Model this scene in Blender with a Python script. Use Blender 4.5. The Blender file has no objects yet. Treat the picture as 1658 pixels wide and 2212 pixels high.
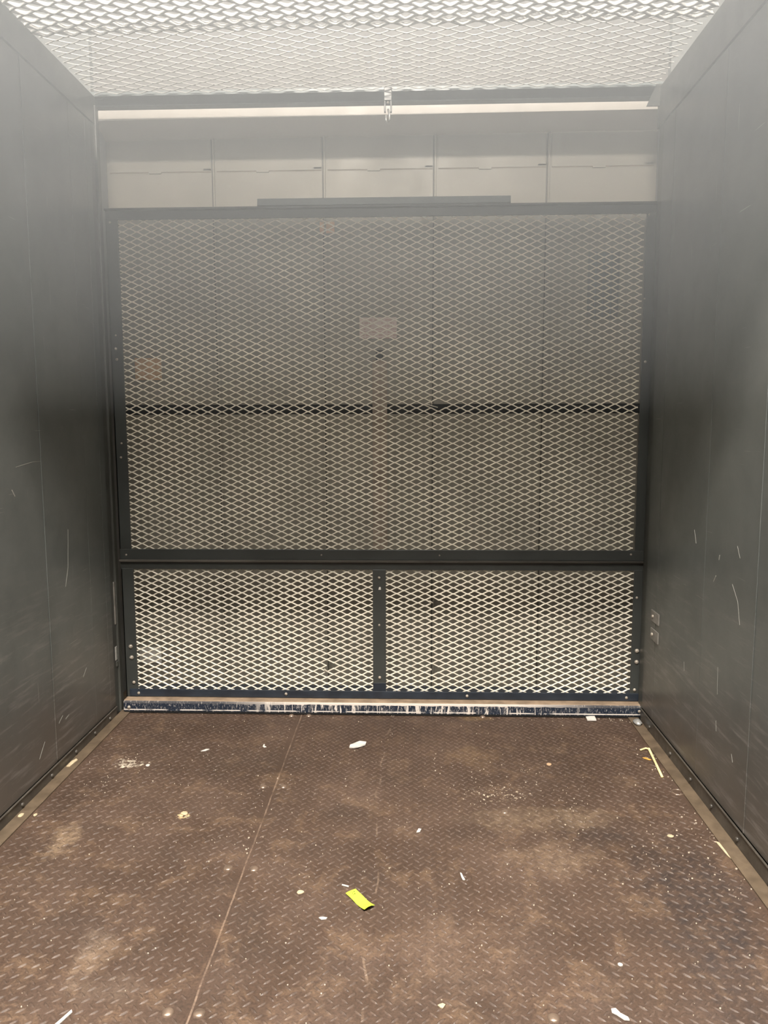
import bpy, math, random
from mathutils import Matrix, Vector
random.seed(7)
S = bpy.context.scene
COL = S.collection

# ------------------------------------------------------------------ helpers
class MB:
    def __init__(self):
        self.v = []; self.f = []; self.m = []; self.cur = 0
    def add(self, vs, fs):
        o = len(self.v); self.v += [tuple(p) for p in vs]
        self.f += [tuple(i + o for i in f) for f in fs]; self.m += [self.cur] * len(fs)
    def box(self, x0, x1, y0, y1, z0, z1):
        self.add([(x0,y0,z0),(x1,y0,z0),(x1,y1,z0),(x0,y1,z0),(x0,y0,z1),(x1,y0,z1),(x1,y1,z1),(x0,y1,z1)],
                 [(0,3,2,1),(4,5,6,7),(0,1,5,4),(1,2,6,5),(2,3,7,6),(3,0,4,7)])
        return self
    def hexa(self, p):
        self.add(p, [(0,3,2,1),(4,5,6,7),(0,1,5,4),(1,2,6,5),(2,3,7,6),(3,0,4,7)]); return self
    def dome(self, c, n, r, h, seg=12, rings=3, base=0.0):
        """round bolt / rivet head sitting at c with axis n"""
        n = Vector(n).normalized(); u = n.orthogonal().normalized(); w = n.cross(u); c = Vector(c)
        vs = []; fs = []
        prof = [(1.0, 0.0)]
        if base: prof.append((1.0, base))
        for k in range(1, rings):
            a = k / rings * math.pi / 2
            prof.append((math.cos(a), base + (h - base) * math.sin(a)))
        for (q, z) in prof:
            for i in range(seg):
                t = 2 * math.pi * i / seg
                vs.append(c + (u * math.cos(t) + w * math.sin(t)) * r * q + n * z)
        top = len(vs); vs.append(c + n * h)
        R_ = len(prof)
        for k in range(R_ - 1):
            for i in range(seg):
                j = (i + 1) % seg
                fs.append((k*seg+i, k*seg+j, (k+1)*seg+j, (k+1)*seg+i))
        for i in range(seg): fs.append(((R_-1)*seg+i, (R_-1)*seg+(i+1)%seg, top))
        self.add(vs, fs); return self
    def tube(self, pts, r, seg=10, caps=True):
        vs = []; fs = []
        pts = [Vector(p) for p in pts]
        for k, p in enumerate(pts):
            d = (pts[min(k+1, len(pts)-1)] - pts[max(k-1, 0)]).normalized()
            up = Vector((0,0,1)) if abs(d.z) < .9 else Vector((1,0,0))
            u = d.cross(up).normalized(); w = d.cross(u)
            rr = r[k] if isinstance(r, (list, tuple)) else r
            for i in range(seg):
                t = 2*math.pi*i/seg
                vs.append(p + (u*math.cos(t) + w*math.sin(t))*rr)
        for k in range(len(pts)-1):
            for i in range(seg):
                j = (i+1) % seg
                fs.append((k*seg+i, k*seg+j, (k+1)*seg+j, (k+1)*seg+i))
        if caps:
            fs.append(tuple(range(seg))); fs.append(tuple(range((len(pts)-1)*seg, len(pts)*seg)))
        self.add(vs, fs); return self
    def build(self, name, mats, parent=None, bevel=0, smooth=False, loc=None):
        me = bpy.data.meshes.new(name)
        if loc is not None:
            L = Vector(loc); self.v = [tuple(Vector(p) - L) for p in self.v]
        me.from_pydata(self.v, [], self.f)
        if not isinstance(mats, (list, tuple)): mats = [mats]
        for mt in mats: me.materials.append(mt)
        me.polygons.foreach_set('material_index', self.m)
        if smooth: me.polygons.foreach_set('use_smooth', [True]*len(self.f))
        me.update()
        o = bpy.data.objects.new(name, me); COL.objects.link(o)
        if loc is not None: o.location = loc
        if parent is not None: o.parent = parent; 
        if parent is not None and loc is None: o.matrix_parent_inverse = parent.matrix_basis.inverted()
        if bevel:
            b = o.modifiers.new('bevel', 'BEVEL'); b.width = bevel; b.segments = 2; b.limit_method = 'ANGLE'
        return o

def tag(o, label=None, cat=None, group=None, kind=None):
    if label: o['label'] = label
    if cat: o['category'] = cat
    if group: o['group'] = group
    if kind: o['kind'] = kind
    return o
def thing(name, loc, label, cat, group=None):
    o = bpy.data.objects.new(name, None); COL.objects.link(o); o.location = loc; o.empty_display_size = .05
    bpy.context.view_layer.update()
    return tag(o, label, cat, group)

# ------------------------------------------------------------------ materials
class N:
    def __init__(self, name):
        self.mat = bpy.data.materials.new(name); self.mat.use_nodes = True
        self.t = self.mat.node_tree; self.b = self.t.nodes['Principled BSDF']
        self.co = self.t.nodes.new('ShaderNodeTexCoord').outputs['Object']
    def n(self, typ, **k):
        x = self.t.nodes.new(typ)
        for a, b in k.items(): setattr(x, a, b)
        return x
    def l(self, a, b): self.t.links.new(a, b)
    def mapping(self, scale=(1,1,1), rot=(0,0,0), loc=(0,0,0), src=None):
        m = self.n('ShaderNodeMapping'); m.inputs['Scale'].default_value = scale
        m.inputs['Rotation'].default_value = rot; m.inputs['Location'].default_value = loc
        self.l(src or self.co, m.inputs['Vector']); return m.outputs[0]
    def noise(self, scale, detail=3, rough=.55, vec=None, dist=0):
        x = self.n('ShaderNodeTexNoise'); x.inputs['Scale'].default_value = scale
        x.inputs['Detail'].default_value = detail; x.inputs['Roughness'].default_value = rough
        x.inputs['Distortion'].default_value = dist
        self.l(vec or self.co, x.inputs['Vector']); return x.outputs['Fac']
    def ramp(self, fac, stops, interp='LINEAR'):
        r = self.n('ShaderNodeValToRGB'); r.color_ramp.interpolation = interp
        e = r.color_ramp.elements
        while len(e) < len(stops): e.new(.5)
        for i, (p, c) in enumerate(stops):
            e[i].position = p; e[i].color = (c, c, c, 1) if not isinstance(c, tuple) else (*c, 1)
        self.l(fac, r.inputs[0]); return r.outputs[0]
    def mix(self, fac, a, b, mode='MIX'):
        m = self.n('ShaderNodeMix', data_type='RGBA', blend_type=mode)
        for s, v in ((m.inputs[0], fac), (m.inputs[6], a), (m.inputs[7], b)):
            if isinstance(v, tuple): s.default_value = (*v, 1)
            elif isinstance(v, (int, float)): s.default_value = v
            else: self.l(v, s)
        return m.outputs[2]
    def math(self, op, a, b=0.0, c=0.0):
        m = self.n('ShaderNodeMath', operation=op)
        for s, v in zip(m.inputs, (a, b, c)):
            if isinstance(v, (int, float)): s.default_value = v
            else: self.l(v, s)
        return m.outputs[0]
    def xyz(self):
        s = self.n('ShaderNodeSeparateXYZ'); self.l(self.co, s.inputs[0]); return s.outputs
    def bump(self, h, strength=.3, dist=.002):
        b = self.n('ShaderNodeBump'); b.inputs['Strength'].default_value = strength
        b.inputs['Distance'].default_value = dist; self.l(h, b.inputs['Height'])
        self.l(b.outputs[0], self.b.inputs['Normal'])
    def set(self, **k):
        for a, v in k.items():
            s = self.b.inputs[a.replace('_', ' ')]
            if isinstance(v, tuple): s.default_value = (*v, 1)
            elif isinstance(v, (int, float)): s.default_value = v
            else: self.l(v, s)
        return self.mat

def paint(name, col, rough=.35, var=.25, spec=.5, scale=6, metal=0):
    n = N(name)
    a = n.noise(scale, 4); c = n.ramp(a, [(.3, tuple(x*(1-var) for x in col)), (.7, tuple(x*(1+var) for x in col))])
    r = n.ramp(n.noise(scale*3, 3), [(.3, max(.29, rough*.8)), (.7, max(.30, min(1, rough*1.25)))])
    n.bump(n.noise(90, 2), .08, .001)
    return n.set(Base_Color=c, Roughness=r, Specular_IOR_Level=spec, Metallic=metal)

def wall_mat():
    n = N('wall_sheet_paint')
    base = n.ramp(n.noise(3.2, 7, .72), [(.3, (.058,.064,.060)), (.7, (.098,.103,.097))])
    # brown towards the floor: dirt, plus the floor's reflection put into the colour
    x, y, z = n.xyz()
    zz = n.math('ADD', z, n.math('MULTIPLY', n.noise(5, 4), .35))
    low = n.ramp(zz, [(.15, 1.0), (.62, 0.0)])
    base = n.mix(n.math('MULTIPLY', low, .75), base, (.115,.090,.070))
    # slanted rub marks low on the sheet
    mv = n.mapping((1, 3.2, 34), (math.radians(-34), 0, 0))
    rub = n.ramp(n.noise(1.6, 6, .7, mv), [(.52, 0.0), (.74, 1.0)])
    zl = n.ramp(z, [(.25, 1.0), (.75, 0.0)])
    rubf = n.math('MULTIPLY', n.math('MULTIPLY', rub, zl), .60)
    base = n.mix(rubf, base, (.27,.25,.235))
    # hairline scratches
    m1 = n.mapping((1, 3, 160), (math.radians(-27), 0, 0)); m2 = n.mapping((1, 90, 2.2), (math.radians(14), 0, 0))
    s1 = n.ramp(n.noise(2, 1, .5, m1), [(.765, 0.0), (.79, 1.0)])
    s2 = n.ramp(n.noise(2, 1, .5, m2), [(.785, 0.0), (.80, 1.0)])
    sc = n.math('MULTIPLY', n.math('MAXIMUM', s1, s2), n.ramp(n.noise(7, 2), [(.45, 0.0), (.6, .8)]))
    fleck = n.ramp(n.noise(26, 2, .5), [(.80, 0.0), (.82, 1.0)])
    base = n.mix(n.math('MULTIPLY', sc, .6), base, (.42,.42,.38))
    r = n.ramp(n.noise(5, 5, .65), [(.3, .295), (.7, .41)])
    n.bump(n.noise(2.5, 2), .25, .01)
    return n.set(Base_Color=base, Roughness=r, Specular_IOR_Level=.55)

def floor_mat():
    n = N('worn_tread_plate')
    x, y, z = n.xyz()
    c = n.ramp(n.noise(3.0, 6, .62), [(.28, (.053,.0325,.0220)), (.5, (.073,.0455,.0315)), (.72, (.104,.067,.048))])
    mud = n.ramp(n.noise(8.5, 7, .78, None, .6), [(.52, 0.0), (.62, 1.0)])
    c = n.mix(n.math('MULTIPLY', mud, .35), c, (.205,.132,.080))
    dark = n.ramp(n.noise(5.0, 5, .66, n.mapping((1,1,1), (0,0,0), (4.1,2.7,0))), [(.52, 0.0), (.66, 1.0)])
    c = n.mix(n.math('MULTIPLY', dark, .28), c, (.036,.025,.019))
    def blob(cx, cy, rx, ry, lo, hi, sc=14):
        dx = n.math('DIVIDE', n.math('SUBTRACT', x, cx), rx); dy = n.math('DIVIDE', n.math('SUBTRACT', y, cy), ry)
        d = n.math('SQRT', n.math('ADD', n.math('MULTIPLY', dx, dx), n.math('MULTIPLY', dy, dy)))
        d = n.math('ADD', d, n.math('MULTIPLY', n.math('SUBTRACT', n.noise(sc, 5, .7), .5), 2.6))
        return n.math('MULTIPLY', n.ramp(d, [(lo, 1.0), (hi, 0.0)]), n.ramp(n.noise(38, 4, .75), [(.40, .25), (.58, 1.0)]))
    for (cx, cy, rx, ry, col, k) in [
        (.70, 1.78, .16, .26, (0.031,0.025,0.024), .75), (.66, 1.50, .14, .2, (0.041,0.032,0.030), .6),
        (.50, 2.07, .13, .10, (0.036,0.026,0.022), .55),
        (.38, 1.92, .16, .10, (0.202,0.139,0.091), .55), (.34, 2.12, .20, .08, (0.211,0.149,0.096), .5),
        (-.1, 2.75, 1.1, .45, (0.060,0.037,0.026), .5),  # broad dark blob puts the light's falloff toward the gate into the floor colour
        (.52, 2.13, .08, .07, (0.230,0.163,0.106), .5), (.22, 2.55, .1, .1, (0.202,0.130,0.072), .45),
        (.24, 2.89, .07, .04, (0.202,0.130,0.058), .55), (-.55, 2.50, .22, .12, (0.048,0.032,0.022), .45),
        (-.96, 1.99, .05, .1, (0.298,0.211,0.134), .6), (-.62, 1.42, .12, .05, (.240,.182,.134), .15),
        (-.70, 1.52, .05, .10, (.288,.216,.158), .3), (.1, 1.55, .2, .16, (0.163,0.108,0.074), .4)]:
        c = n.mix(n.math('MULTIPLY', blob(cx, cy, rx, ry, .45, 1.0), k), c, col)
    # pale spill crust
    crust = n.math('MULTIPLY', blob(-.955, 2.45, .075, .05, .5, .62, 40), n.ramp(n.noise(60, 3), [(.45, 0.0), (.5, 1.0)]))
    c = n.mix(n.math('MULTIPLY', crust, .85), c, (.75,.66,.52))
    crust2 = n.math('MULTIPLY', blob(-.672, 2.115, .028, .035, .5, .6, 50), n.ramp(n.noise(70, 3), [(.40, 0.0), (.45, 1.0)]))
    c = n.mix(n.math('MULTIPLY', crust2, .9), c, (.85,.62,.34))
    crust3 = n.math('MULTIPLY', blob(.27, 2.27, .14, .06, .6, .9, 30), n.ramp(n.noise(95, 3), [(.60, 0.0), (.63, 1.0)]))
    c = n.mix(n.math('MULTIPLY', crust3, .8), c, (.72,.60,.44))
    # worn bright joint between the two floor plates
    wob = n.math('MULTIPLY', n.math('SUBTRACT', n.noise(6, 2), .5), .006)
    ln = n.math('ABSOLUTE', n.math('ADD', n.math('ADD', x, .431), wob))
    line = n.math('MULTIPLY', n.math('LESS_THAN', ln, .0021), n.ramp(n.noise(22, 3), [(.40, .25), (.6, 1.0)]))
    c = n.mix(n.math('MULTIPLY', line, .4), c, (.36,.26,.19))
    ln2 = n.math('ABSOLUTE', n.math('ADD', n.math('ADD', x, .095), n.math('MULTIPLY', n.math('SUBTRACT', n.noise(3, 2), .5), .08)))
    l2 = n.math('MULTIPLY', n.math('LESS_THAN', ln2, .0025), n.ramp(n.noise(9, 4), [(.50, 0.0), (.6, 1.0)]))
    c = n.mix(n.math('MULTIPLY', l2, .4), c, (.28,.2,.14))
    # lug shading put into the colour: dark tops, pale rims; grit between
    top = n.ramp(z, [(.0005, 0.0), (.0014, 1.0)])
    rim = n.math('MULTIPLY', n.ramp(z, [(.00012, 0.0), (.00025, 1.0)]), n.ramp(z, [(.0005, 1.0), (.0011, 0.0)]))
    c = n.mix(n.math('MULTIPLY', rim, .8), c, (.21,.148,.112))
    c = n.mix(n.math('MULTIPLY', top, n.ramp(n.noise(8, 3), [(.4, .35), (.7, .85)])), c, (.040,.026,.020))
    grit = n.ramp(n.noise(160, 3, .7), [(.35, .72), (.65, 1.22)])
    c = n.mix(1.0, c, grit, 'MULTIPLY')
    sp = n.ramp(n.noise(75, 2, .5), [(.775, 0.0), (.79, 1.0)])
    c = n.mix(n.math('MULTIPLY', sp, .8), c, (.55,.47,.37))
    r = n.ramp(n.noise(9, 4), [(.3, .48), (.7, .68)])
    n.bump(n.noise(120, 4, .7), .35, .0012)
    return n.set(Base_Color=c, Roughness=r, Specular_IOR_Level=.45)

def kick_mat():
    n = N('chipped_navy_paint')
    x, y, z = n.xyz()
    mv = n.mapping((60, 1, 9))
    chips = n.ramp(n.noise(1.0, 6, .8, mv, .8), [(.535, 0.0), (.56, 1.0)])
    fine = n.ramp(n.noise(1.0, 5, .8, n.mapping((190, 1, 70))), [(.565, 0.0), (.60, 1.0)])
    cx = n.ramp(n.math('ABSOLUTE', n.math('SUBTRACT', x, -.02)), [(.15, 1.0), (.75, .12)])
    msk = n.math('MULTIPLY', chips, n.ramp(n.math('ADD', cx, n.noise(7, 3)), [(.75, 0.0), (1.0, 1.0)]))
    edge = n.math('MULTIPLY', n.math('GREATER_THAN', n.math('ADD', z, n.math('MULTIPLY', n.noise(30, 4), .012)), .0485), n.ramp(cx, [(.15, .1), (.6, 1.0)]))
    edge2 = n.math('MULTIPLY', n.math('LESS_THAN', n.math('ABSOLUTE', n.math('SUBTRACT', z, .0165)), .0022), n.ramp(n.noise(14, 3), [(.42, 0.0), (.5, 1.0)]))
    m = n.math('MAXIMUM', n.math('MAXIMUM', msk, edge), n.math('MAXIMUM', edge2, n.math('MULTIPLY', fine, .6)))
    c = n.mix(m, (.012,.020,.036), (.66,.60,.54))
    return n.set(Base_Color=c, Roughness=.4)

def notice_mat():
    n = N('faded_notice_paper')
    x, y, z = n.xyz()
    rows = n.math('GREATER_THAN', n.math('SINE', n.math('MULTIPLY', z, 520)), .2)
    blot = n.math('MULTIPLY', rows, n.ramp(n.noise(120, 2, .5, n.mapping((1, 1, .3))), [(.45, 0.0), (.5, 1.0)]))
    c = n.mix(n.math('MULTIPLY', blot, .55), (.62,.52,.47), (.42,.22,.19))
    return n.set(Base_Color=c, Roughness=.8)

M = {}
M['wall'] = wall_mat(); M['floor'] = floor_mat(); M['kick'] = kick_mat(); M['notice'] = notice_mat()
M['frame'] = paint('dark_gate_paint', (.040,.043,.040), .38, .12)
M['frame_light'] = paint('grey_bar_paint', (.16,.18,.18), .4, .12)
M['navy'] = paint('navy_rail_paint', (.018,.024,.034), .38, .3, .5, 20)
M['post'] = paint('post_paint', (.055,.056,.050), .32, .2)
M['trim'] = paint('base_angle_steel', (.07,.062,.052), .38, .3, .5, 14)
M['ledge'] = paint('dusty_tan_ledge', (.28,.205,.14), .6, .3, .4, 18)
M['gutter'] = paint('dusty_floor_angle', (.12,.088,.058), .55, .3, .4, 16)
M['rubber'] = paint('black_rubber', (.008,.008,.008), .6, .2)
M['strand'] = paint('dusty_expanded_metal', (.66,.605,.50), .45, .22, .5, 3)
M['strand_top'] = paint('ceiling_expanded_metal', (.44,.43,.41), .35, .12, .6, 3)
M['bolt'] = paint('bolt_steel', (.34,.30,.25), .35, .25, .5, 60, .2)
M['rivet'] = paint('rivet_steel', (.30,.22,.165), .22, .3, .8, 60, .6)
M['door'] = paint('cream_door_paint', (.27,.253,.212), .45, .10, .4, 3)
M['cream'] = paint('cream_header_paint', (.50,.47,.425), .5, .06, .4, 4)
M['strap'] = paint('worn_strap', (.32,.265,.215), .7, .2, .3, 20)
M['dark'] = paint('dark_recess', (.02,.022,.022), .6, .2)
M['grey'] = paint('hoistway_grey', (.20,.205,.20), .6, .1)
M['zinc'] = paint('zinc_bracket', (.50,.50,.48), .3, .2, .6, 40, .5)
M['lime'] = paint('lime_tape', (.55,.80,.06), .55, .05, .4, 20)
M['ink'] = paint('dark_green_ink', (.05,.13,.01), .6, .1)
M['white'] = paint('white_scrap', (.62,.59,.54), .7, .08, .3, 40)
M['straw'] = paint('pale_yellow_plastic', (.80,.66,.33), .35, .05)
M['crumb'] = paint('cream_crumb', (.50,.41,.27), .8, .2, .3, 60)
M['scratch'] = paint('bare_scratch', (.22,.215,.19), .6, .2)
M['grit'] = paint('pale_grit', (.50,.43,.34), .8, .25, .3, 60)
M['clip'] = paint('worn_clip_steel', (.16,.15,.135), .35, .3, .6, 30)
M['upper'] = paint('upper_wall_grey', (.18,.172,.165), .8, .08)  # darker and greyer than the cream lintel below
M['rib_shade'] = paint('rib_shade_paint', (.09,.085,.07), .6, .2)
M['lip'] = paint('dusty_rail_lip', (.085,.077,.066), .4, .25)
M['tan'] = paint('tan_chip', (.55,.36,.22), .8, .2, .3, 60)
M['cig'] = paint('orange_scrap', (.72,.36,.08), .7, .2, .3, 60)
M['window'] = paint('dark_wired_glass', (.16,.165,.15), .3, .1)
M['housing'] = paint('white_lamp_housing', (.8,.8,.78), .5, .05)

# ------------------------------------------------------------------ numbers (metres; camera stands at the origin, gate ahead along +y)
XL, XR, YG, ZC = -1.165, .89, 2.95, 2.336
GL, GR = -1.148, .908
YB = -.75

# ------------------------------------------------------------------ expanded metal: real slit-and-stretched strands
def expanded(name, mat, to_world, W, H, L, P, w, th, tilt, parent, holes=(), jit=.0005, soft=0.055):
    """strand rows over a W x H sheet; local x along the long diamonds, y up the sheet, z out of it"""
    v = []; f = []
    A = P/4
    ca, sa = math.cos(tilt), math.sin(tilt)
    prof = [(-w/2, -th/2), (w/2, -th/2), (w/2, th/2), (-w/2, th/2)]
    prof = [(a*ca - b*sa, a*sa + b*ca) for a, b in prof]
    ph = [0, soft, .5 - soft, .5, .5 + soft, 1 - soft]
    am = [1, .93, -.93, -1, -.93, .93]
    rows = int(H/(P/2)) + 1
    for k in range(rows):
        sgn = 1 if k % 2 else -1
        y0 = k*P/2
        xs = []
        i = 0
        while True:
            base = i*L
            if base > W + L: break
            for p, a in zip(ph, am):
                xx = base + p*L
                if -1e-6 <= xx <= W: xs.append((xx, a*sgn))
            i += 1
        prev = None
        for (xx, a) in xs:
            yy = y0 + a*A + random.uniform(-jit, jit)
            if yy < 0 or yy > H: prev = None; continue
            bad = False; bend = 0
            for (hx, hy, rx, ry) in holes:
                d = ((xx-hx)/rx)**2 + ((yy-hy)/ry)**2
                if d < 1: bad = True
            if bad: prev = None; continue
            o = len(v)
            for (py, pz) in prof: v.append(to_world(xx, yy+py, pz))
            if prev is not None:
                q = prev
                f += [(q, q+1, o+1, o), (q+1, q+2, o+2, o+1), (q+2, q+3, o+3, o+2), (q+3, q, o, o+3)]
            prev = o
    b = MB(); b.v = v; b.f = f; b.m = [0]*len(f)
    return b.build(name, mat, parent)

# ------------------------------------------------------------------ floor
def build_floor():
    b = MB()
    x0, x1 = XL+.045, XR-.045
    b.box(x0, x1, YB, 2.95, -.012, 0.0)
    L, r = .0295, .0155
    # raised lens-shaped lugs in alternating directions
    V = b.v; F = b.f
    def lug(cx, cy, ang, ln=.0235, wd=.0070, h=.0026):
        c, s = math.cos(ang), math.sin(ang)
        o = len(V)
        out = [(-.5,0),(-.28,.40),(0,.5),(.28,.40),(.5,0),(.28,-.40),(0,-.5),(-.28,-.40)]
        for (a, q) in out: V.append((cx + a*ln*c - q*wd*s, cy + a*ln*s + q*wd*c, 0.0001))
        for (a, q) in ((-.24, 0), (.24, 0)): V.append((cx + a*ln*c, cy + a*ln*s, h))
        A_, B_ = o+8, o+9
        F.extend([(o, A_, o+1), (o+1, A_, o+2), (o+2, A_, B_), (o+2, B_, o+3), (o+3, B_, o+4),
                  (o+4, B_, o+5), (o+5, B_, o+6), (o+6, B_, A_), (o+6, A_, o+7), (o+7, A_, o)])
    y = 0.35; k = 0
    while y < 2.93:
        off = 0 if k % 2 == 0 else L/2
        x = x0 + .014 + off
        a = math.radians(-42 if k % 2 == 0 else 42)
        while x < x1 - .01:
            if abs(x + .431) > .016:
                lug(x, y, a, h=.0027*random.uniform(.55, 1.05))
            x += L
        y += r; k += 1
    b.m = [0]*len(b.f)
    # fix orientation: upward faces
    me_f = []
    for fc in b.f[6:]:
        p = [Vector(V[i]) for i in fc]
        nrm = (p[1]-p[0]).cross(p[2]-p[0])
        me_f.append(fc if nrm.z > 0 else tuple(reversed(fc)))
    b.f = b.f[:6] + me_f
    fl = b.build('floor', M['floor']); tag(fl, 'rust brown diamond tread steel plate floor, worn and gritty', 'floor', kind='structure')
    pts = [(-.470,2.890),(-.402,2.892),(-.468,2.298),(-.404,2.300),(-.473,1.851),(-.406,1.849),(-.475,1.361),(-.413,1.361),
           (.277,1.371),(.281,2.90),(.278,2.161)]
    for i, (x, y) in enumerate(pts):
        h = .0065
        MB().dome((x, y, 0), (0,0,1), .0125 if y < 2 else .0115, h, 20, 5).build('rivet', M['rivet'], fl, smooth=True)
    for (x, y) in ((.831, 2.30), (.845, 2.03)):
        ring = MB()
        ring.tube([(x + .018*math.cos(t*math.pi/8), y + .018*math.sin(t*math.pi/8), .001) for t in range(17)], .0022, 6)
        ring.build('weld_ring', M['rivet'], fl, smooth=True)
    return fl
build_floor()

# shaft sill seen through the bottom of the gate
b = MB(); b.box(-1.30, 1.05, 2.951, 3.16, -.03, .004); tag(b.build('trim_1', M['gutter']), 'dusty brown sill between the car and the landing door', 'sill', kind='structure')

# ------------------------------------------------------------------ side walls of the car
def side_wall(name, X, out, joints, top, label):
    s = 1 if out > 0 else -1
    b = MB()
    b.box(min(X, X+out), max(X, X+out), YB, 2.88, 0, top)
    w = b.build(name, M['wall']); tag(w, label, 'wall', kind='structure')
    for i_, y in enumerate(joints):          # pressed lap joints between the sheets
        j = MB(); a = X; c = X - s*(.0022 if i_ == 0 else .0007)
        j.box(min(a, c), max(a, c), y-.003, y+.003, .045, top)
        j.build('sheet_joint', M['wall'], w, bevel=.0012)
    return w
wl = side_wall('wall_left', XL, -.05, (2.375, 2.70, 2.835, 1.66, .95), 2.233, 'scratched dark grey steel sheet wall left of the gate')
wr = side_wall('wall_right', XR, .05, (1.970, 2.76, 2.325, 1.26, .55), 2.195, 'scratched dark grey steel sheet wall right of the gate')
# deep scratches and nicks in the sheets
def scratch(X, s, pts, w, parent):
    b = MB()
    for (y0, z0), (y1, z1) in zip(pts[:-1], pts[1:]):
        d = Vector((y1-y0, z1-z0)).normalized(); nx, nz = -d.y*w/2, d.x*w/2
        xa = X - s*.0006
        b.hexa([(X,y0-nx,z0-nz),(X,y1-nx,z1-nz),(X,y1+nx,z1+nz),(X,y0+nx,z0+nz),(xa,y0-nx,z0-nz),(xa,y1-nx,z1-nz),(xa,y1+nx,z1+nz),(xa,y0+nx,z0+nz)])
    return b.build('scratch', M['scratch'], parent)
SL = [([(2.54,.79),(2.525,.66),(2.50,.60)], .002), ([(2.40,.16),(2.43,.175)], .006), ([(2.45,.155),(2.475,.16)], .006),
      ([(2.19,.955),(2.205,.935)], .0045), ([(2.26,.10),(2.30,.14)], .0035), ([(2.22,1.02),(2.32,1.03),(2.38,1.03)], .0015),
      ([(2.60,.25),(2.63,.275)], .003)]
for p, w_ in SL: scratch(XL, -1, p, w_*.7, wl)
SR = [([(1.88,1.12),(1.93,1.13),(1.96,1.145)], .0035), ([(2.22,.75),(2.215,.765)], .006), ([(2.235,.70),(2.25,.68)], .006),
      ([(2.12,.70),(2.08,.66),(2.06,.60)], .0015), ([(2.19,.44),(2.185,.36)], .002), ([(2.185,.28),(2.18,.25)], .0025),
      ([(2.07,.23),(2.06,.21)], .004), ([(2.10,.81),(2.08,.78)], .003), ([(2.42,.81),(2.40,.77)], .002), ([(2.46,.37),(2.455,.34)], .003)]
for p, w_ in SR: scratch(XR, 1, p, w_*.7, wr)

# head rails over the wall sheets (dark band under the mesh)
b = MB(); b.box(XL-.05, XL+.004, YB, 2.95, 2.236, ZC); tag(b.build('trim_2', M['post'], bevel=.002), 'dark top rail over the left wall sheet', 'rail', kind='structure')
b = MB(); b.box(XR-.004, XR+.05, YB, 2.95, 2.198, ZC); tag(b.build('trim_3', M['post'], bevel=.002), 'dark top rail over the right wall sheet', 'rail', kind='structure')

# back wall of the car, behind the camera
b = MB(); b.box(XL-.05, XR+.05, YB-.05, YB, 0, ZC); tag(b.build('wall_back', M['wall']), 'dark grey steel wall at the closed end', 'wall', kind='structure')

# baseboards: steel angle with round bolts, and the dusty floor angle at its foot
def base(side, X, s, zt, parts_y):
    b = MB(); b.box(min(X, X-s*.006), max(X, X-s*.006), YB, 2.872, .0, zt)
    b.box(min(X, X-s*.010), max(X, X-s*.010), YB, 2.872, zt-.0035, zt)
    o = b.build('baseboard_' + side, M['trim'], bevel=.0012)
    tag(o, 'low steel base angle with bolts along the %s wall' % side, 'baseboard', kind='structure')
    for y in parts_y:
        MB().dome((X-s*.006, y, zt*.45), (-s,0,0), .0065, .006, 12, 3, .002).build('bolt', M['trim'], o, smooth=True)
    g = MB(); xa, xb = X-s*.006, X-s*.046
    g.box(min(xa,xb), max(xa,xb), YB, 2.925, 0, .005)
    return o, g
bl, gl = base('left', XL, -1, .040, (2.80,2.66,2.50,2.32,2.13,1.9,1.7,1.4,1.1))
tag(gl.build('trim_4', M['gutter'], bevel=.0015), 'dusty tan flat bar on the floor along the left wall', 'floor bar', kind='structure')
br, gr = base('right', XR, 1, .054, (2.76,2.53,2.34,2.17,1.99,1.8,1.5,1.2))
tag(gr.build('trim_5', M['gutter'], bevel=.0015), 'dusty tan flat bar on the floor along the right wall', 'floor bar', kind='structure')

# ------------------------------------------------------------------ front posts and gate guides
def post(name, x0, x1, label, inner, s):
    b = MB()
    b.box(x0, x1, 2.915, 2.945, 0, ZC-.033)                        # flat face beside the gate
    o = b.build(name, M['post'], bevel=.002); tag(o, label, 'post', kind='structure')
    g = MB()
    xi = inner
    g.box(min(xi, xi+s*.006), max(xi, xi+s*.006), 2.878, 2.93, 0.0, ZC-.033)   # return edge of the wall angle
    g.build('angle_leg', M['post'], o, bevel=.0015)
    t = MB(); t.tube([(xi + s*.012, 2.912, .03), (xi + s*.012, 2.912, 2.26)], .0035, 8)
    t.build('edge_highlight', M['frame_light'], o, smooth=True)  # lighter tube put in as the bright highlight along the post edge
    return o
pl = post('trim_6', XL-.06, XL+.008, 'dark left front post beside the gate', XL, -1)
pr_ = post('trim_7', XR+.024, XR+.075, 'dark right front post beside the gate', XR, 1)

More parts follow.
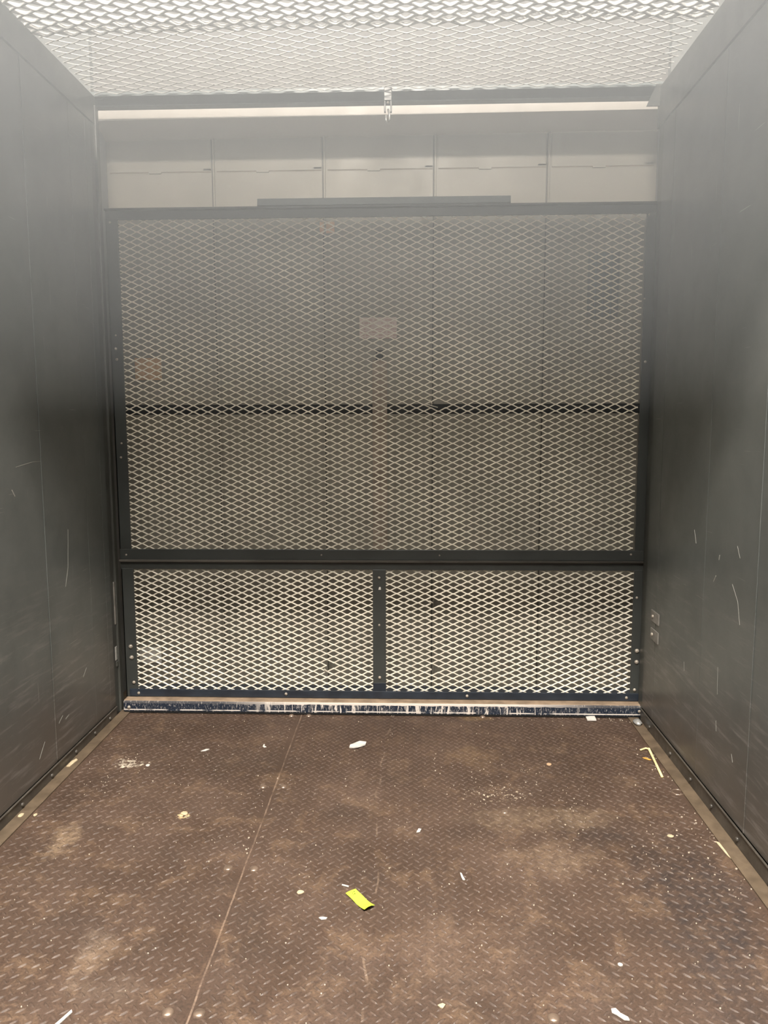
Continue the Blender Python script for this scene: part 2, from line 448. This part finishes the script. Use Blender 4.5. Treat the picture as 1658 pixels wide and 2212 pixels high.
def guide_bracket(x0, x1, z0, z1, label, bolts, s):
    t = thing('guide_bracket', ((x0+x1)/2, 2.905, (z0+z1)/2), label, 'bracket')
    MB().box(x0, x1, 2.904, 2.914, z0, z1).build('plate', M['clip'], t, bevel=.002)
    for (bx, bz) in bolts: MB().dome((bx, 2.904, bz), (0,-1,0), .0065, .007, 12, 3, .002).build('bolt', M['bolt'], t, smooth=True)
    return t
guide_bracket(XL-.022, XL+.004, .36, .53, 'slim bolted guide bracket low on the left front post', ((-1.176,.495),(-1.174,.40)), 1)
guide_bracket(XR+.020, XR+.040, .335, .50, 'slim bolted guide bracket low on the right front post', ((.921,.475),(.919,.375)), 1)
for (z, which) in ((.44, 'upper'), (.372, 'lower')):
    t = thing('wall_clip', (XR, 2.76, z), 'small flat steel clip on the right wall, %s of two beside the gate' % which, 'clip', 'steel clips on the right wall')
    MB().box(XR-.005, XR, 2.715, 2.80, z-.021, z+.021).build('plate', M['clip'], t, bevel=.0015)
    MB().dome((XR-.005, 2.775, z), (-1,0,0), .0065, .006, 12, 3, .002).build('bolt', M['bolt'], t, smooth=True)
t = thing('latch_block', (-1.172, 2.90, .245), 'small worn pale latch block on the left post near the gate bolts', 'latch')
MB().box(-1.178, -1.163, 2.895, 2.914, .215, .272).build('body', M['zinc'], t, bevel=.003)
MB().box(-1.176, -1.160, 2.900, 2.914, .190, .212).build('stop', M['post'], t, bevel=.002)

# ------------------------------------------------------------------ the lift gate
gate = thing('lift_gate', (-.12, YG, .005), 'dark framed vertical lift gate of expanded metal mesh across the car front', 'gate')
def gp(name, m, *boxes, bevel=.0015, mats=None):
    b = MB()
    for x in boxes: b.box(*x)
    return b.build(name, m, gate, bevel=bevel)
# upper frame: top rail with its lip, two stiles, bottom rail
top_rail = gp('top_rail', M['frame'], (GL, GR, 2.945, 2.952, 1.905, 1.938), (GL, GR, 2.930, 2.975, 1.936, 1.944))
b = gp('stiffener_bar', M['frame_light'], (-.572, .363, 2.935, 2.941, 1.944, 1.972), (-.572, .363, 2.935, 2.962, 1.944, 1.949)); b['label'] = 'lighter grey bar on the top rail'
stile_ul = gp('stile', M['frame'], (GL, GL+.046, 2.943, 2.951, .612, 1.905), (GL, GL+.006, 2.943, 2.975, .612, 1.905))
stile_ur = gp('stile', M['frame'], (GR-.048, GR, 2.943, 2.951, .612, 1.905), (GR-.006, GR, 2.943, 2.975, .612, 1.905))
middle_rail = gp('middle_rail', M['frame'], (GL, GR, 2.942, 2.950, .614, .655), (GL, GR, 2.946, 2.954, .575, .606))
b = MB(); b.tube([(GL, 2.936, .610), (GR-.0, 2.936, .610)], .0055, 10); b.build('rail_lip', M['lip'], gate, smooth=True)
# lower frame
stile_ll = gp('stile', M['frame'], (GL+.002, GL+.050, 2.944, 2.951, .052, .578), (GL+.002, GL+.008, 2.944, 2.975, .052, .578))
stile_lr = gp('stile', M['frame'], (GR-.047, GR-.0, 2.944, 2.951, .052, .578), (GR-.008, GR, 2.944, 2.975, .052, .578))
center_stile = gp('center_stile', M['frame'], (-.150, -.099, 2.941, 2.949, .118, .577))
gp('center_stile_foot', M['navy'], (-.150, -.099, 2.9405, 2.9495, .084, .120))
bottom_rail = b = gp('bottom_rail', M['navy'], (GL+.018, GR-.012, 2.938, 2.946, .056, .086)); b['label'] = 'navy blue bottom rail'
gp('ledge', M['ledge'], (GL+.006, GR-.004, 2.905, 2.944, .047, .0535), bevel=.0025)
kick_bar = b = gp('kick_bar', M['kick'], (GL+.006, GR-.004, 2.898, 2.906, .010, .0505)); b['label'] = 'navy bar with chipped paint'
gp('rubber_strip', M['rubber'], (GL+.008, GR-.006, 2.900, 2.93, .002, .0125))
# bolts
for (x, y, z, r) in [(-1.120,2.944,.260,.0085),(-1.118,2.944,.215,.0085),(-1.113,2.944,.112,.0065),
                     (.882,2.944,.258,.0085),(.882,2.944,.213,.0085),(.878,2.944,.100,.0065),(.874,2.944,.47,.005),
                     (-1.093,2.938,.070,.006),(-.498,2.938,.072,.006),(.222,2.938,.071,.006),(.846,2.938,.070,.006),
                     (-1.12,2.898,.026,.007),(.886,2.898,.030,.006),(-.125,2.941,.545,.005),(-.125,2.941,.355,.0045),(-.124,2.941,.142,.006),
                     (-1.130,2.943,1.895,.0045),(-1.128,2.943,1.43,.0055),(-1.126,2.943,1.39,.0055),(-1.126,2.943,1.48,.0035),
                     (-1.122,2.943,1.07,.004),(-1.126,2.943,1.015,.0045),(.868,2.943,1.90,.0035),(.873,2.943,1.37,.005),(.862,2.943,1.60,.0035),
                     (-1.122,2.942,.632,.004),(-.35,2.942,.634,.003),(.845,2.942,.640,.004),(.11,2.942,.634,.003)]:
    if z < .04: host = kick_bar
    elif z < .08: host = bottom_rail
    elif abs(x + .125) < .01 and z < .6: host = center_stile
    elif .6 < z < .66: host = middle_rail
    elif x < 0: host = stile_ll if z < .6 else stile_ul
    else: host = stile_lr if z < .6 else stile_ur
    o = MB().dome((x, y, z), (0,-1,0), r, r*.85, 12, 3, .0015).build('bolt', M['bolt'], None, smooth=True)
    o.parent = host; o.matrix_parent_inverse = (gate.matrix_basis @ host.matrix_parent_inverse @ host.matrix_basis).inverted()
# white paint chip on the middle of the centre stile
MB().hexa([(-.128,2.9405,.497),(-.118,2.9405,.497),(-.118,2.941,.497),(-.128,2.941,.497),(-.125,2.9405,.508),(-.119,2.9405,.508),(-.119,2.941,.508),(-.125,2.941,.508)]).build('paint_chip', M['white'], gate)
# meshes
L, P = .0555, .0245
def up_w(x0, z0):
    return lambda a, b_, c: (x0 + a, 2.956 - c, z0 + b_)
UP = (GL+.030, .632)
def hole(x, z, o, rx=.028, rz=.016): return (x - o[0], z - o[1], rx, rz)
expanded('mesh_panel', M['strand'], up_w(*UP), 1.99, 1.29, L, P, .0050, .0020, math.radians(-38), gate,
         holes=[hole(.102, 1.224, UP, .017, .013), hole(-.575, .83, UP, .006, .012), hole(-.548, .70, UP, .012, .008)])
LO = (GL+.035, .068)
expanded('mesh_panel', M['strand'], up_w(*LO), .975, .515, L, P, .0054, .0020, math.radians(-38), gate,
         holes=[hole(-.322, .180, LO, .014, .010)])
LR = (-.112, .068)
expanded('mesh_panel', M['strand'], up_w(*LR), .99, .515, L, P, .0054, .0020, math.radians(-38), gate,
         holes=[hole(.095, .445, LR, .016, .010), hole(.098, .170, LR, .016, .010)])
# torn strand ends curling at the hole
for pts, rr in (([(.070,2.945,1.232),(.073,2.938,1.226),(.078,2.936,1.219),(.077,2.942,1.212)], .0018), ([(.052,2.948,1.216),(.068,2.938,1.213),(.084,2.938,1.208),(.100,2.945,1.204)], .0018),
                ([(.072,2.948,.452),(.085,2.940,.446)], .002), ([(-.345,2.948,.172),(-.332,2.938,.165)], .0025)):
    MB().tube(pts, rr, 6).build('bent_strand', M['strand'], gate, smooth=True)

# ------------------------------------------------------------------ header, hook, hoistway beyond
b = MB(); b.box(XL-.06, XR+.06, 2.93, 2.966, 2.303, 2.340); b.box(XL-.06, XR+.06, 2.93, 2.936, 2.303, 2.345); b.box(XL-.06, XR+.06, 2.966, 2.970, 2.303, 2.370)  # last box: added rear plate that blocks lamplight passing over the beam
tag(b.build('trim_8', M['frame_light'], bevel=.002), 'grey header beam over the gate opening', 'beam', kind='structure')
b = MB(); b.hexa([(.84,2.925,2.30),(.90,2.925,2.30),(.90,2.932,2.30),(.84,2.932,2.30),(.872,2.925,2.345),(.90,2.925,2.345),(.90,2.932,2.345),(.872,2.932,2.345)])
b.v = [(x, y, z - (.03 if z < 2.31 else 0)) for (x, y, z) in b.v]
tag(b.build('corner_gusset', M['post']), 'grey triangular gusset at the right end of the header beam', 'gusset')
t = thing('hanging_hook', (-.088, 2.92, 2.34), 'small metal hook hanging from the middle of the header beam', 'hook')
MB().box(-.100, -.094, 2.915, 2.930, 2.262, 2.345).box(-.078, -.072, 2.915, 2.930, 2.262, 2.345).box(-.100, -.072, 2.912, 2.917, 2.30, 2.345).build('clevis', M['post'], t, bevel=.0015)
MB().tube([(-.086,2.918,2.272),(-.080,2.916,2.250),(-.080,2.916,2.235),(-.087,2.916,2.222),(-.093,2.917,2.235),(-.092,2.918,2.252)], .0035, 8).build('hook', M['zinc'], t, smooth=True)
MB().dome((-.086, 2.912, 2.292), (0,-1,0), .005, .004).build('pin', M['bolt'], t, smooth=True)

# cream lintel box over the landing door
DY = 3.19
b = MB(); x0, x1 = -1.228, .963
b.hexa([(x0,3.09,2.312),(x1,3.09,2.322),(x1,DY,2.278),(x0,DY,2.268),(x0,3.09,2.385),(x1,3.09,2.385),(x1,DY,2.385),(x0,DY,2.385)])  # soffit drops at the back, shaped to stop light leaking onto the door
tag(b.build('wall_front', M['cream']), 'cream painted lintel strip above the landing door', 'lintel', kind='structure')
b = MB(); b.box(x0, x1, 3.092, DY, 2.385, 4.7); tag(b.build('wall_front_upper', M['upper']), 'pale hoistway wall above the lintel, seen through the ceiling mesh', 'wall', kind='structure')
b = MB(); b.box(-1.55, x0, 3.06, 3.25, -.03, 4.7); b.box(x1, 1.30, 3.06, 3.25, -.03, 4.7)
tag(b.build('wall_front_side', M['grey']), 'grey hoistway wall to both sides of the landing opening', 'wall', kind='structure')
b = MB(); b.box(-1.60, -1.55, YB-.1, 3.25, 0, 4.7); tag(b.build('wall_shaft_left', M['grey']), 'grey hoistway wall beyond the left side', 'wall', kind='structure')
b = MB(); b.box(1.30, 1.35, YB-.1, 3.25, 0, 4.7); tag(b.build('wall_shaft_right', M['grey']), 'grey hoistway wall beyond the right side', 'wall', kind='structure')
b = MB(); b.box(-1.60, 1.35, YB-.15, YB-.1, 0, 4.7); tag(b.build('wall_shaft_back', M['grey']), 'grey hoistway wall behind', 'wall', kind='structure')
b = MB(); b.box(-1.60, 1.35, YB-.15, 3.25, 4.7, 4.75); tag(b.build('ceiling_shaft', M['grey']), 'grey slab closing the hoistway', 'ceiling', kind='structure')

# landing door: two leaves meeting at a dark rubber gap
door = thing('door_1', (-.13, DY, .0), 'cream painted two leaf landing door behind the gate', 'door'); door['kind'] = 'structure'
ribs = [-1.228, -.793, -.348, .094, .541, .963]
b = MB(); b.box(x0, x1, DY, DY+.03, 1.222, 2.33)
b.build('upper_leaf', M['door'], door)
b = MB(); b.box(x0, x1, DY, DY+.03, .02, 1.182)
b.build('lower_leaf', M['door'], door)
b = MB(); b.box(x0, x1, DY+.006, DY+.03, 1.178, 1.226); b.build('meeting_gap', M['rubber'], door)
for r_ in ribs[1:-1]:
    for (z0, z1) in ((1.222, 2.33), (.02, 1.182)):
        b = MB(); b.box(r_-.0035, r_+.0035, DY-.010, DY, z0, z1); b.build('rib', M['door'], door, bevel=.0015)
        b = MB(); b.box(r_-.0095, r_-.0045, DY-.002, DY, z0, z1); b.build('seam_and_shade', M['rib_shade'], door)  # dark strip beside each rib paints the rib's shade on the leaf
for i in range(5):   # sagging edge of an overlapping sheet across the head of the upper leaf
    a, c = ribs[i]+.012, ribs[i+1]-.012
    b = MB(); b.box(a, c, DY-.004, DY, 2.150, 2.33); b.box(a+.16, a+.21, DY-.004, DY, 2.144, 2.150); b.box(c-.03, c, DY-.004, DY, 2.154, 2.16)
    b.build('head_sheet', M['door'], door)
    b = MB(); b.box(a, c, DY-.0018, DY-.0004, 2.1475, 2.150); b.build('seam_and_shade', M['strap'], door)
b = MB(); b.box(-.160, -.100, DY-.008, DY, .56, 1.40); b.build('pull_strap', M['strap'], door); 
b = MB(); b.box(-.145, -.115, DY-.016, DY-.004, 1.40, 1.44); b.build('strap_anchor', M['rubber'], door, bevel=.002)
b = MB(); b.box(.705, .830, DY-.006, DY, 1.56, 1.82); wn = b.build('vision_panel', M['window'], door, bevel=.002)
b = MB()
for i in range(1, 4): b.box(.705+.031*i-.002, .705+.031*i+.002, DY-.009, DY-.005, 1.56, 1.82)
for i in range(1, 6): b.box(.705, .830, DY-.009, DY-.005, 1.56+.043*i-.002, 1.56+.043*i+.002)
b.build('guard_grid', M['frame_light'], wn)

# notices stuck on the landing door
def sheet(name, x0_, x1_, z0_, z1_, m, label, cat, y=DY):
    b = MB(); n_ = 6
    for i in range(n_):
        a = x0_ + (x1_-x0_)*i/n_; c = x0_ + (x1_-x0_)*(i+1)/n_
        ya = y - .0035 - .0012*math.sin(i/n_*math.pi); yb = y - .0035 - .0012*math.sin((i+1)/n_*math.pi)
        b.hexa([(a,ya,z0_),(c,yb,z0_),(c,yb+.003,z0_),(a,ya+.003,z0_),(a,ya,z1_),(c,yb,z1_),(c,yb+.003,z1_),(a,ya+.003,z1_)])
    return tag(b.build(name, m), label, cat)
sheet('notice', -.212, -.060, 1.488, 1.572, M['notice'], 'faded pinkish printed notice at the middle of the landing door', 'notice')
sheet('blank_label', -1.145, -1.035, 1.325, 1.415, M['tan'], 'plain tan label on the landing door near its left edge', 'label')
sheet('paper_patch', -1.175, -1.080, .115, .185, M['white'], 'pale paper patch low on the landing door at left', 'paper')
sheet('torn_notice', -.37, -.31, 1.905, 1.95, M['tan'], 'small tan scrap stuck on the landing door under the gate rail', 'paper')

# ------------------------------------------------------------------ ceiling: steel sheet with a light opening, then expanded metal to the gate
HY = 1.18                                    # front edge of the light opening
ce = MB()
ce.box(XL-.05, XR+.05, YB-.05, -.05, ZC, ZC+.004)
ce.box(XL-.05, XL+.12, -.05, HY, ZC, ZC+.004); ce.box(XR-.12, XR+.05, -.05, HY, ZC, ZC+.004)
ceil = ce.build('ceiling', M['grey']); tag(ceil, 'steel sheet and expanded metal ceiling with a light opening', 'ceiling', kind='structure')
b = MB(); b.box(XL, XR, HY-.02, HY+.02, ZC, ZC+.03); b.build('opening_frame', M['post'], ceil, bevel=.002)
def cw(y0, z0, skew=0.0):
    return lambda a, b_, c: (XL - .0 + a, y0 + b_ + skew*(1 - a/2.055), z0 - c)
W_ = XR - XL
far = expanded('mesh_panel', M['strand_top'], cw(2.40, ZC+.012), W_, .54, .085, .042, .0052, .0024, math.radians(-8), ceil, jit=.0008)
near = expanded('mesh_panel', M['strand_top'], cw(HY, ZC+.001, .03), W_, 1.285, .085, .042, .020, .003, math.radians(-52), ceil, jit=.0008)
near['label'] = 'brighter overlapping mesh panel'

# lamp above the ceiling opening: a real strip fixture with its tube-long light
lt = thing('strip_light', (-.14, 0, 3.6), 'white strip light above the ceiling opening', 'light')
MB().box(-.80, .52, -.19, .19, 3.602, 3.66).build('housing', M['housing'], lt, bevel=.004)
for x_ in (-.62, .34): MB().tube([(x_, 0, 3.66), (x_, 0, 4.70)], .006, 8).build('hanger_rod', M['zinc'], lt)
def area(name, loc, sx, sy, power, col, rot=(0,0,0), parent=None):
    d = bpy.data.lights.new(name, 'AREA'); d.shape = 'RECTANGLE'; d.size = sx; d.size_y = sy; d.energy = power; d.color = col
    o = bpy.data.objects.new(name, d); COL.objects.link(o); o.location = loc; o.rotation_euler = rot
    if parent: o.parent = parent; o.matrix_parent_inverse = parent.matrix_basis.inverted()
    return o
area('tube', (-.14, 0, 3.595), 1.25, .34, 290, (1, .955, .885), (0,0,0), lt)

# ------------------------------------------------------------------ litter on the floor
def flake(name, cx, cy, pts, h, m, label, cat, z=.0018, lift=None, group=None, rot=0):
    """thin irregular scrap: outline pts (metres) about its centre"""
    c, s = math.cos(rot), math.sin(rot)
    P_ = [(cx + x*c - y*s, cy + x*s + y*c) for x, y in pts]
    b = MB(); k = len(P_)
    lf = lift or [0]*k
    vs = [(x, y, z + lf[i]) for i, (x, y) in enumerate(P_)] + [(x, y, z + h + lf[i]) for i, (x, y) in enumerate(P_)]
    mid = (sum(p[0] for p in P_)/k, sum(p[1] for p in P_)/k)
    ml = sum(lf)/k
    vs += [(*mid, z + ml), (*mid, z + h*1.25 + ml)]
    fs = []
    for i in range(k):
        j = (i+1) % k
        fs += [(i, j, k+j, k+i), (j, i, 2*k), (k+i, k+j, 2*k+1)]
    b.add(vs, fs)
    return tag(b.build(name, m, loc=(cx, cy, z)), label, cat, group)
def blobpts(r, n_=9, e=1.0, j=.25):
    return [(r*math.cos(2*math.pi*i/n_)*random.uniform(1-j, 1+j), r*e*math.sin(2*math.pi*i/n_)*random.uniform(1-j, 1+j)) for i in range(n_)]

# lime tape strip: curled strip lying diagonal, its near end lifted
t = thing('tape_strip', (-.120, 1.716, .002), 'bright lime green tape strip with dark specks lying on the floor', 'tape')
b = MB(); A0 = Vector((-.149, 1.762)); A1 = Vector((-.097, 1.690)); nseg = 10
d = (A1-A0).normalized(); nn = Vector((d.y, -d.x))
half = .0145
top = []; 
for i in range(nseg+1):
    q = i/nseg; p = A0.lerp(A1, q)
    zz = .0026 + .0065*max(0, q-.6)**1.4*4 + .0012*math.sin(q*5)
    for sd in (-1, -.33, .33, 1):
        e = .004*(sd*sd)*(-1 if i == 0 else 0)
        top.append(Vector((p.x + nn.x*half*sd + d.x*e*random.uniform(-1,1), p.y + nn.y*half*sd + d.y*e*random.uniform(-1,1), zz + (.002*(1-sd*sd) if q > .6 else 0)*(q-.6)*4)))
vs = top + [v_ + Vector((0,0,-.0007)) for v_ in top]; n4 = len(top); fs = []
for i in range(nseg):
    for k in range(3):
        a = i*4+k
        fs.append((a, a+1, a+5, a+4)); fs.append((n4+a, n4+a+4, n4+a+5, n4+a+1))
    fs.append((i*4, i*4+4, n4+i*4+4, n4+i*4)); fs.append((i*4+3, n4+i*4+3, n4+i*4+7, i*4+7))
fs.append((nseg*4, nseg*4+1, nseg*4+2, nseg*4+3, n4+nseg*4+3, n4+nseg*4+2, n4+nseg*4+1, n4+nseg*4)); b.add(vs, fs)
b.build('strip', M['lime'], t)
b = MB()
for (q, sd, r) in ((.12,.35,.0016),(.16,-.1,.0012),(.10,-.2,.0009),(.22,.1,.0017),(.23,-.25,.001),(.06,.1,.0008)):
    p = A0.lerp(A1, q) + nn*half*(-sd)
    b.dome((p.x, p.y, .0036 + .0012*math.sin(q*5) + .0002), (0,0,1), r, .0004, 8, 2)
b.build('speck', M['ink'], t)

# bent straw
t = thing('drinking_straw', (.826, 2.50, .004), 'pale yellow bent plastic straw on the floor beside the right wall', 'straw')
MB().tube([(.8355,2.608,.0062),(.824,2.50,.006),(.8125,2.392,.006)], .0040, 12).build('long_tube', M['straw'], t, smooth=True)
MB().tube([(.835,2.606,.006),(.826,2.614,.0055),(.812,2.605,.005),(.803,2.600,.005)], [.004,.0034,.0032,.0030], 10).build('bent_end', M['straw'], t, smooth=True)
flake('orange_scrap', .806, 2.535, [(-.012,.008),(.0,.010),(.013,-.008),(.006,-.011),(-.006,.0)], .0015, M['cig'], 'small orange scrap beside the bent end of the straw', 'scrap')
# white crumpled paper scrap
flake('paper_scrap', -.188, 2.612, [(-.030,-.018),(-.012,-.024),(.012,-.016),(.026,.004),(.028,.022),(.004,.024),(-.014,.012),(-.028,-.004)], .004, M['white'],
      'crumpled white paper scrap on the floor, well clear of the gate', 'paper', lift=[0,.002,.004,.001,.003,.005,.002,.003])
flake('paper_square', .697, 2.888, [(-.0175,-.022),(.0165,-.024),(.0185,.020),(.0,.023),(-.0155,.021)], .004, M['white'],
      'small white paper square on the floor near the gate at right', 'paper', lift=[.001,.002,.004,.003,.001])
for (nm, cx, cy, pts, m, lab) in [
    ('white_sliver', -.163, 1.782, [(-.009,.0025),(-.007,.005),(.009,-.001),(.009,-.005)], 'white', 'tiny white sliver just behind the lime tape strip'),
    ('paper_curl', -.205, 1.654, [(-.009,.002),(0,.005),(.011,.003),(.009,-.002),(-.002,-.004)], 'white', 'pale curl left of the near end of the lime tape'),
    ('cream_crumb', -.271, 1.752, blobpts(0.0078), 'crumb', 'cream crumb left of the lime tape strip'),
    ('yellow_crumb', -.668, 2.122, blobpts(0.0095), 'crumb', 'yellowish crumb on the left part of the floor'),
    ('white_chip', -.885, 2.435, blobpts(0.0068, 9, 1.2, .12), 'white', 'round white chip beside the pale dried spill'),
    ('pale_chip', .722, 2.040, blobpts(0.0082, 8, .9, .25), 'crumb', 'pale chip on the right part of the floor nearer the camera'),
    ('tan_chip', .465, 2.482, blobpts(0.0095, 7, 1.0, .2), 'tan', 'flat tan chip halfway between paper scrap and straw'),
    ('wall_sliver', .842, 1.97, [(-.006,.045),(.002,.04),(.009,-.01),(.005,-.05),(-.002,-.02)], 'crumb', 'long pale sliver lying at the foot of the right wall'),
    ('bone_scrap', .405, 1.382, [(-.011,.014),(-.002,.016),(.004,.004),(.016,-.006),(.017,-.014),(.007,-.013),(-.004,-.001),(-.012,.005)], 'white', 'white bone shaped scrap at the bottom edge of the photo'),
    ('white_pebble', .445, 1.522, blobpts(0.0058, 8, .8, .15), 'white', 'white oval crumb up and right of the bone shaped scrap'),
    ('cut_sliver', -.672, 1.338, [(-.012,-.02),(-.006,-.024),(.010,.016),(.006,.022)], 'white', 'pale sliver in the bottom left corner of the photo'),
    ('fibre_crumb', .062, 1.393, blobpts(0.0068, 9, .8, .4), 'crumb', 'cream fibre crumb at the bottom, left of the floor rivet'),
    ('curved_chip', .130, 1.83, [(-.004,.016),(0,.014),(.003,0),(.007,-.014),(.001,-.014),(-.002,0)], 'white', 'thin curved white chip on the middle of the floor'),
    ('tapered_chip', .020, 2.045, [(-.004,-.008),(.006,-.004),(.010,.010),(.002,.012)], 'white', 'white teardrop chip on the floor behind the curved chip'),
    ('wedge_scrap', -.725, 2.56, [(-.012,-.010),(.004,-.006),(.014,.008),(.002,.008)], 'white', 'pale wedge scrap on the floor toward the left of the gate'),
    ('hooked_scrap', -.523, 2.60, [(-.004,.014),(.000,.014),(.002,-.002),(.010,-.008),(.002,-.012),(-.004,-.004)], 'white', 'tiny hooked white scrap between wedge scrap and floor joint'),
    ('ledge_scrap', -1.145, 2.44, [(-.008,-.03),(.004,-.03),(.009,.02),(.0,.03),(-.008,.01)], 'crumb', 'pale scrap on the tan bar along the left wall'),
    ('ledge_drop', -1.143, 2.09, blobpts(0.0075, 9, 1.5, .1), 'crumb', 'pale drop on the tan bar, nearer than the other scrap'),
    ('edge_drop', -1.105, 2.10, blobpts(0.0054, 9, 1.3, .1), 'crumb', 'pale round drop on the floor edge by the left bar')]:
    flake(nm, cx, cy, pts, .0022, M[m], lab, 'scrap' if 'chip' not in nm and 'crumb' not in nm else 'crumb', z=.0052 if nm.startswith('ledge') else .0015)
# wad of lint caught in the right front corner
b = MB(); c0 = Vector((.862, 2.835, .014))
nl, ns = 9, 7; vs = []; fs = []
for i in range(ns+1):
    for j in range(nl):
        a = math.pi*i/ns; t_ = 2*math.pi*j/nl; r = .019*random.uniform(.75, 1.2)
        vs.append(c0 + Vector((r*math.sin(a)*math.cos(t_)*.8, r*math.sin(a)*math.sin(t_)*1.2, r*math.cos(a)*.55 - .002)))
for i in range(ns):
    for j in range(nl):
        fs.append((i*nl+j, i*nl+(j+1)%nl, (i+1)*nl+(j+1)%nl, (i+1)*nl+j))
b.add(vs, fs); tag(b.build('lint_wad', M['zinc'], smooth=True), 'grey wad of lint in the corner by the right end of the gate', 'lint')

# uncountable grit
b = MB()
def crumb(x, y, r, z0=0.0):
    k = random.choice((5, 6)); a0 = random.uniform(0, 6.3)
    vs = [(x + r*random.uniform(.6,1.3)*math.cos(a0+2*math.pi*i/k), y + r*random.uniform(.5,1.1)*math.sin(a0+2*math.pi*i/k), z0+.0002) for i in range(k)]
    vs += [(vx, vy, z0+.0024) for vx, vy, _ in vs]
    fs = [tuple(range(k, 2*k))] + [(i, (i+1)%k, k+(i+1)%k, k+i) for i in range(k)]
    b.add(vs, fs)
for _ in range(620):
    x = random.uniform(XL+.07, XR-.07); y = random.uniform(.9, 2.9)
    crumb(x, y, random.choice((.0007,.0009,.0011,.0013,.0013,.0020)))
for (cx, cy, n_, sx, sy) in ((.80,2.885,22,.035,.022),(.27,2.30,40,.12,.05),(.70,1.92,45,.08,.12),(.79,2.30,14,.04,.16),(-.96,2.43,22,.04,.03),(-.98,2.30,9,.02,.04),(.835,2.05,20,.012,.3),(-.45,1.98,8,.01,.06),(.45,2.2,18,.06,.08)):
    for _ in range(n_): crumb(min(XR-.05, max(XL+.05, random.gauss(cx, sx))), min(2.91, random.gauss(cy, sy)), random.choice((.001,.0013,.0018,.0026)))
tag(b.build('floor_grit', M['grit']), 'scattered pale grit and crumbs over the tread plate floor', 'grit', kind='stuff')

# ------------------------------------------------------------------ camera
cam = bpy.data.cameras.new('camera'); co = bpy.data.objects.new('camera', cam); COL.objects.link(co)
R = ((0.9993700778559351, -0.0014136361522822474, 0.035460529029489506),
     (0.03538246949857301, 0.11694206020714808, -0.9925082545786158),
     (-0.002743781770633, 0.9931377327376786, 0.11691841375189123))
m = Matrix(R).to_4x4(); m.translation = (0, 0, 1.15); co.matrix_world = m
cam.sensor_fit = 'VERTICAL'; cam.sensor_height = 36; cam.lens = 1655/2212*36; cam.clip_start = .02
S.camera = co

# ------------------------------------------------------------------ world, view
VEIL_HAZE = .245  # haze added to stand in for the pale glare over the upper view
w = bpy.data.worlds.new('world'); S.world = w; w.use_nodes = True
w.node_tree.nodes['Background'].inputs[0].default_value = (.02,.02,.02,1)
nt = w.node_tree
vs_ = nt.nodes.new('ShaderNodeVolumeScatter'); vs_.inputs['Color'].default_value = (.90,.96,1,1)
geo = nt.nodes.new('ShaderNodeNewGeometry'); sep = nt.nodes.new('ShaderNodeSeparateXYZ'); mr = nt.nodes.new('ShaderNodeMapRange')
nt.links.new(geo.outputs['Position'], sep.inputs[0]); nt.links.new(sep.outputs[2], mr.inputs['Value'])
for k_, v_ in (('From Min', 1.16), ('From Max', 2.4), ('To Min', 0.0), ('To Max', VEIL_HAZE)): mr.inputs[k_].default_value = v_
nt.links.new(mr.outputs[0], vs_.inputs['Density'])
nt.links.new(vs_.outputs[0], nt.nodes['World Output'].inputs['Volume'])
S.cycles.volume_bounces = 1; S.cycles.max_bounces = 7; S.cycles.diffuse_bounces = 4; S.cycles.glossy_bounces = 3
S.cycles.use_adaptive_sampling = True; S.cycles.adaptive_threshold = .04
S.cycles.volume_max_steps = 24; S.cycles.volume_step_rate = 4; w.cycles.volume_step_size = .3
S.view_settings.view_transform = 'Standard'; S.view_settings.look = 'None'
S.view_settings.gamma = 1; S.view_settings.use_curve_mapping = False
S.view_settings.exposure = 1.38
S.cycles.use_denoising = True
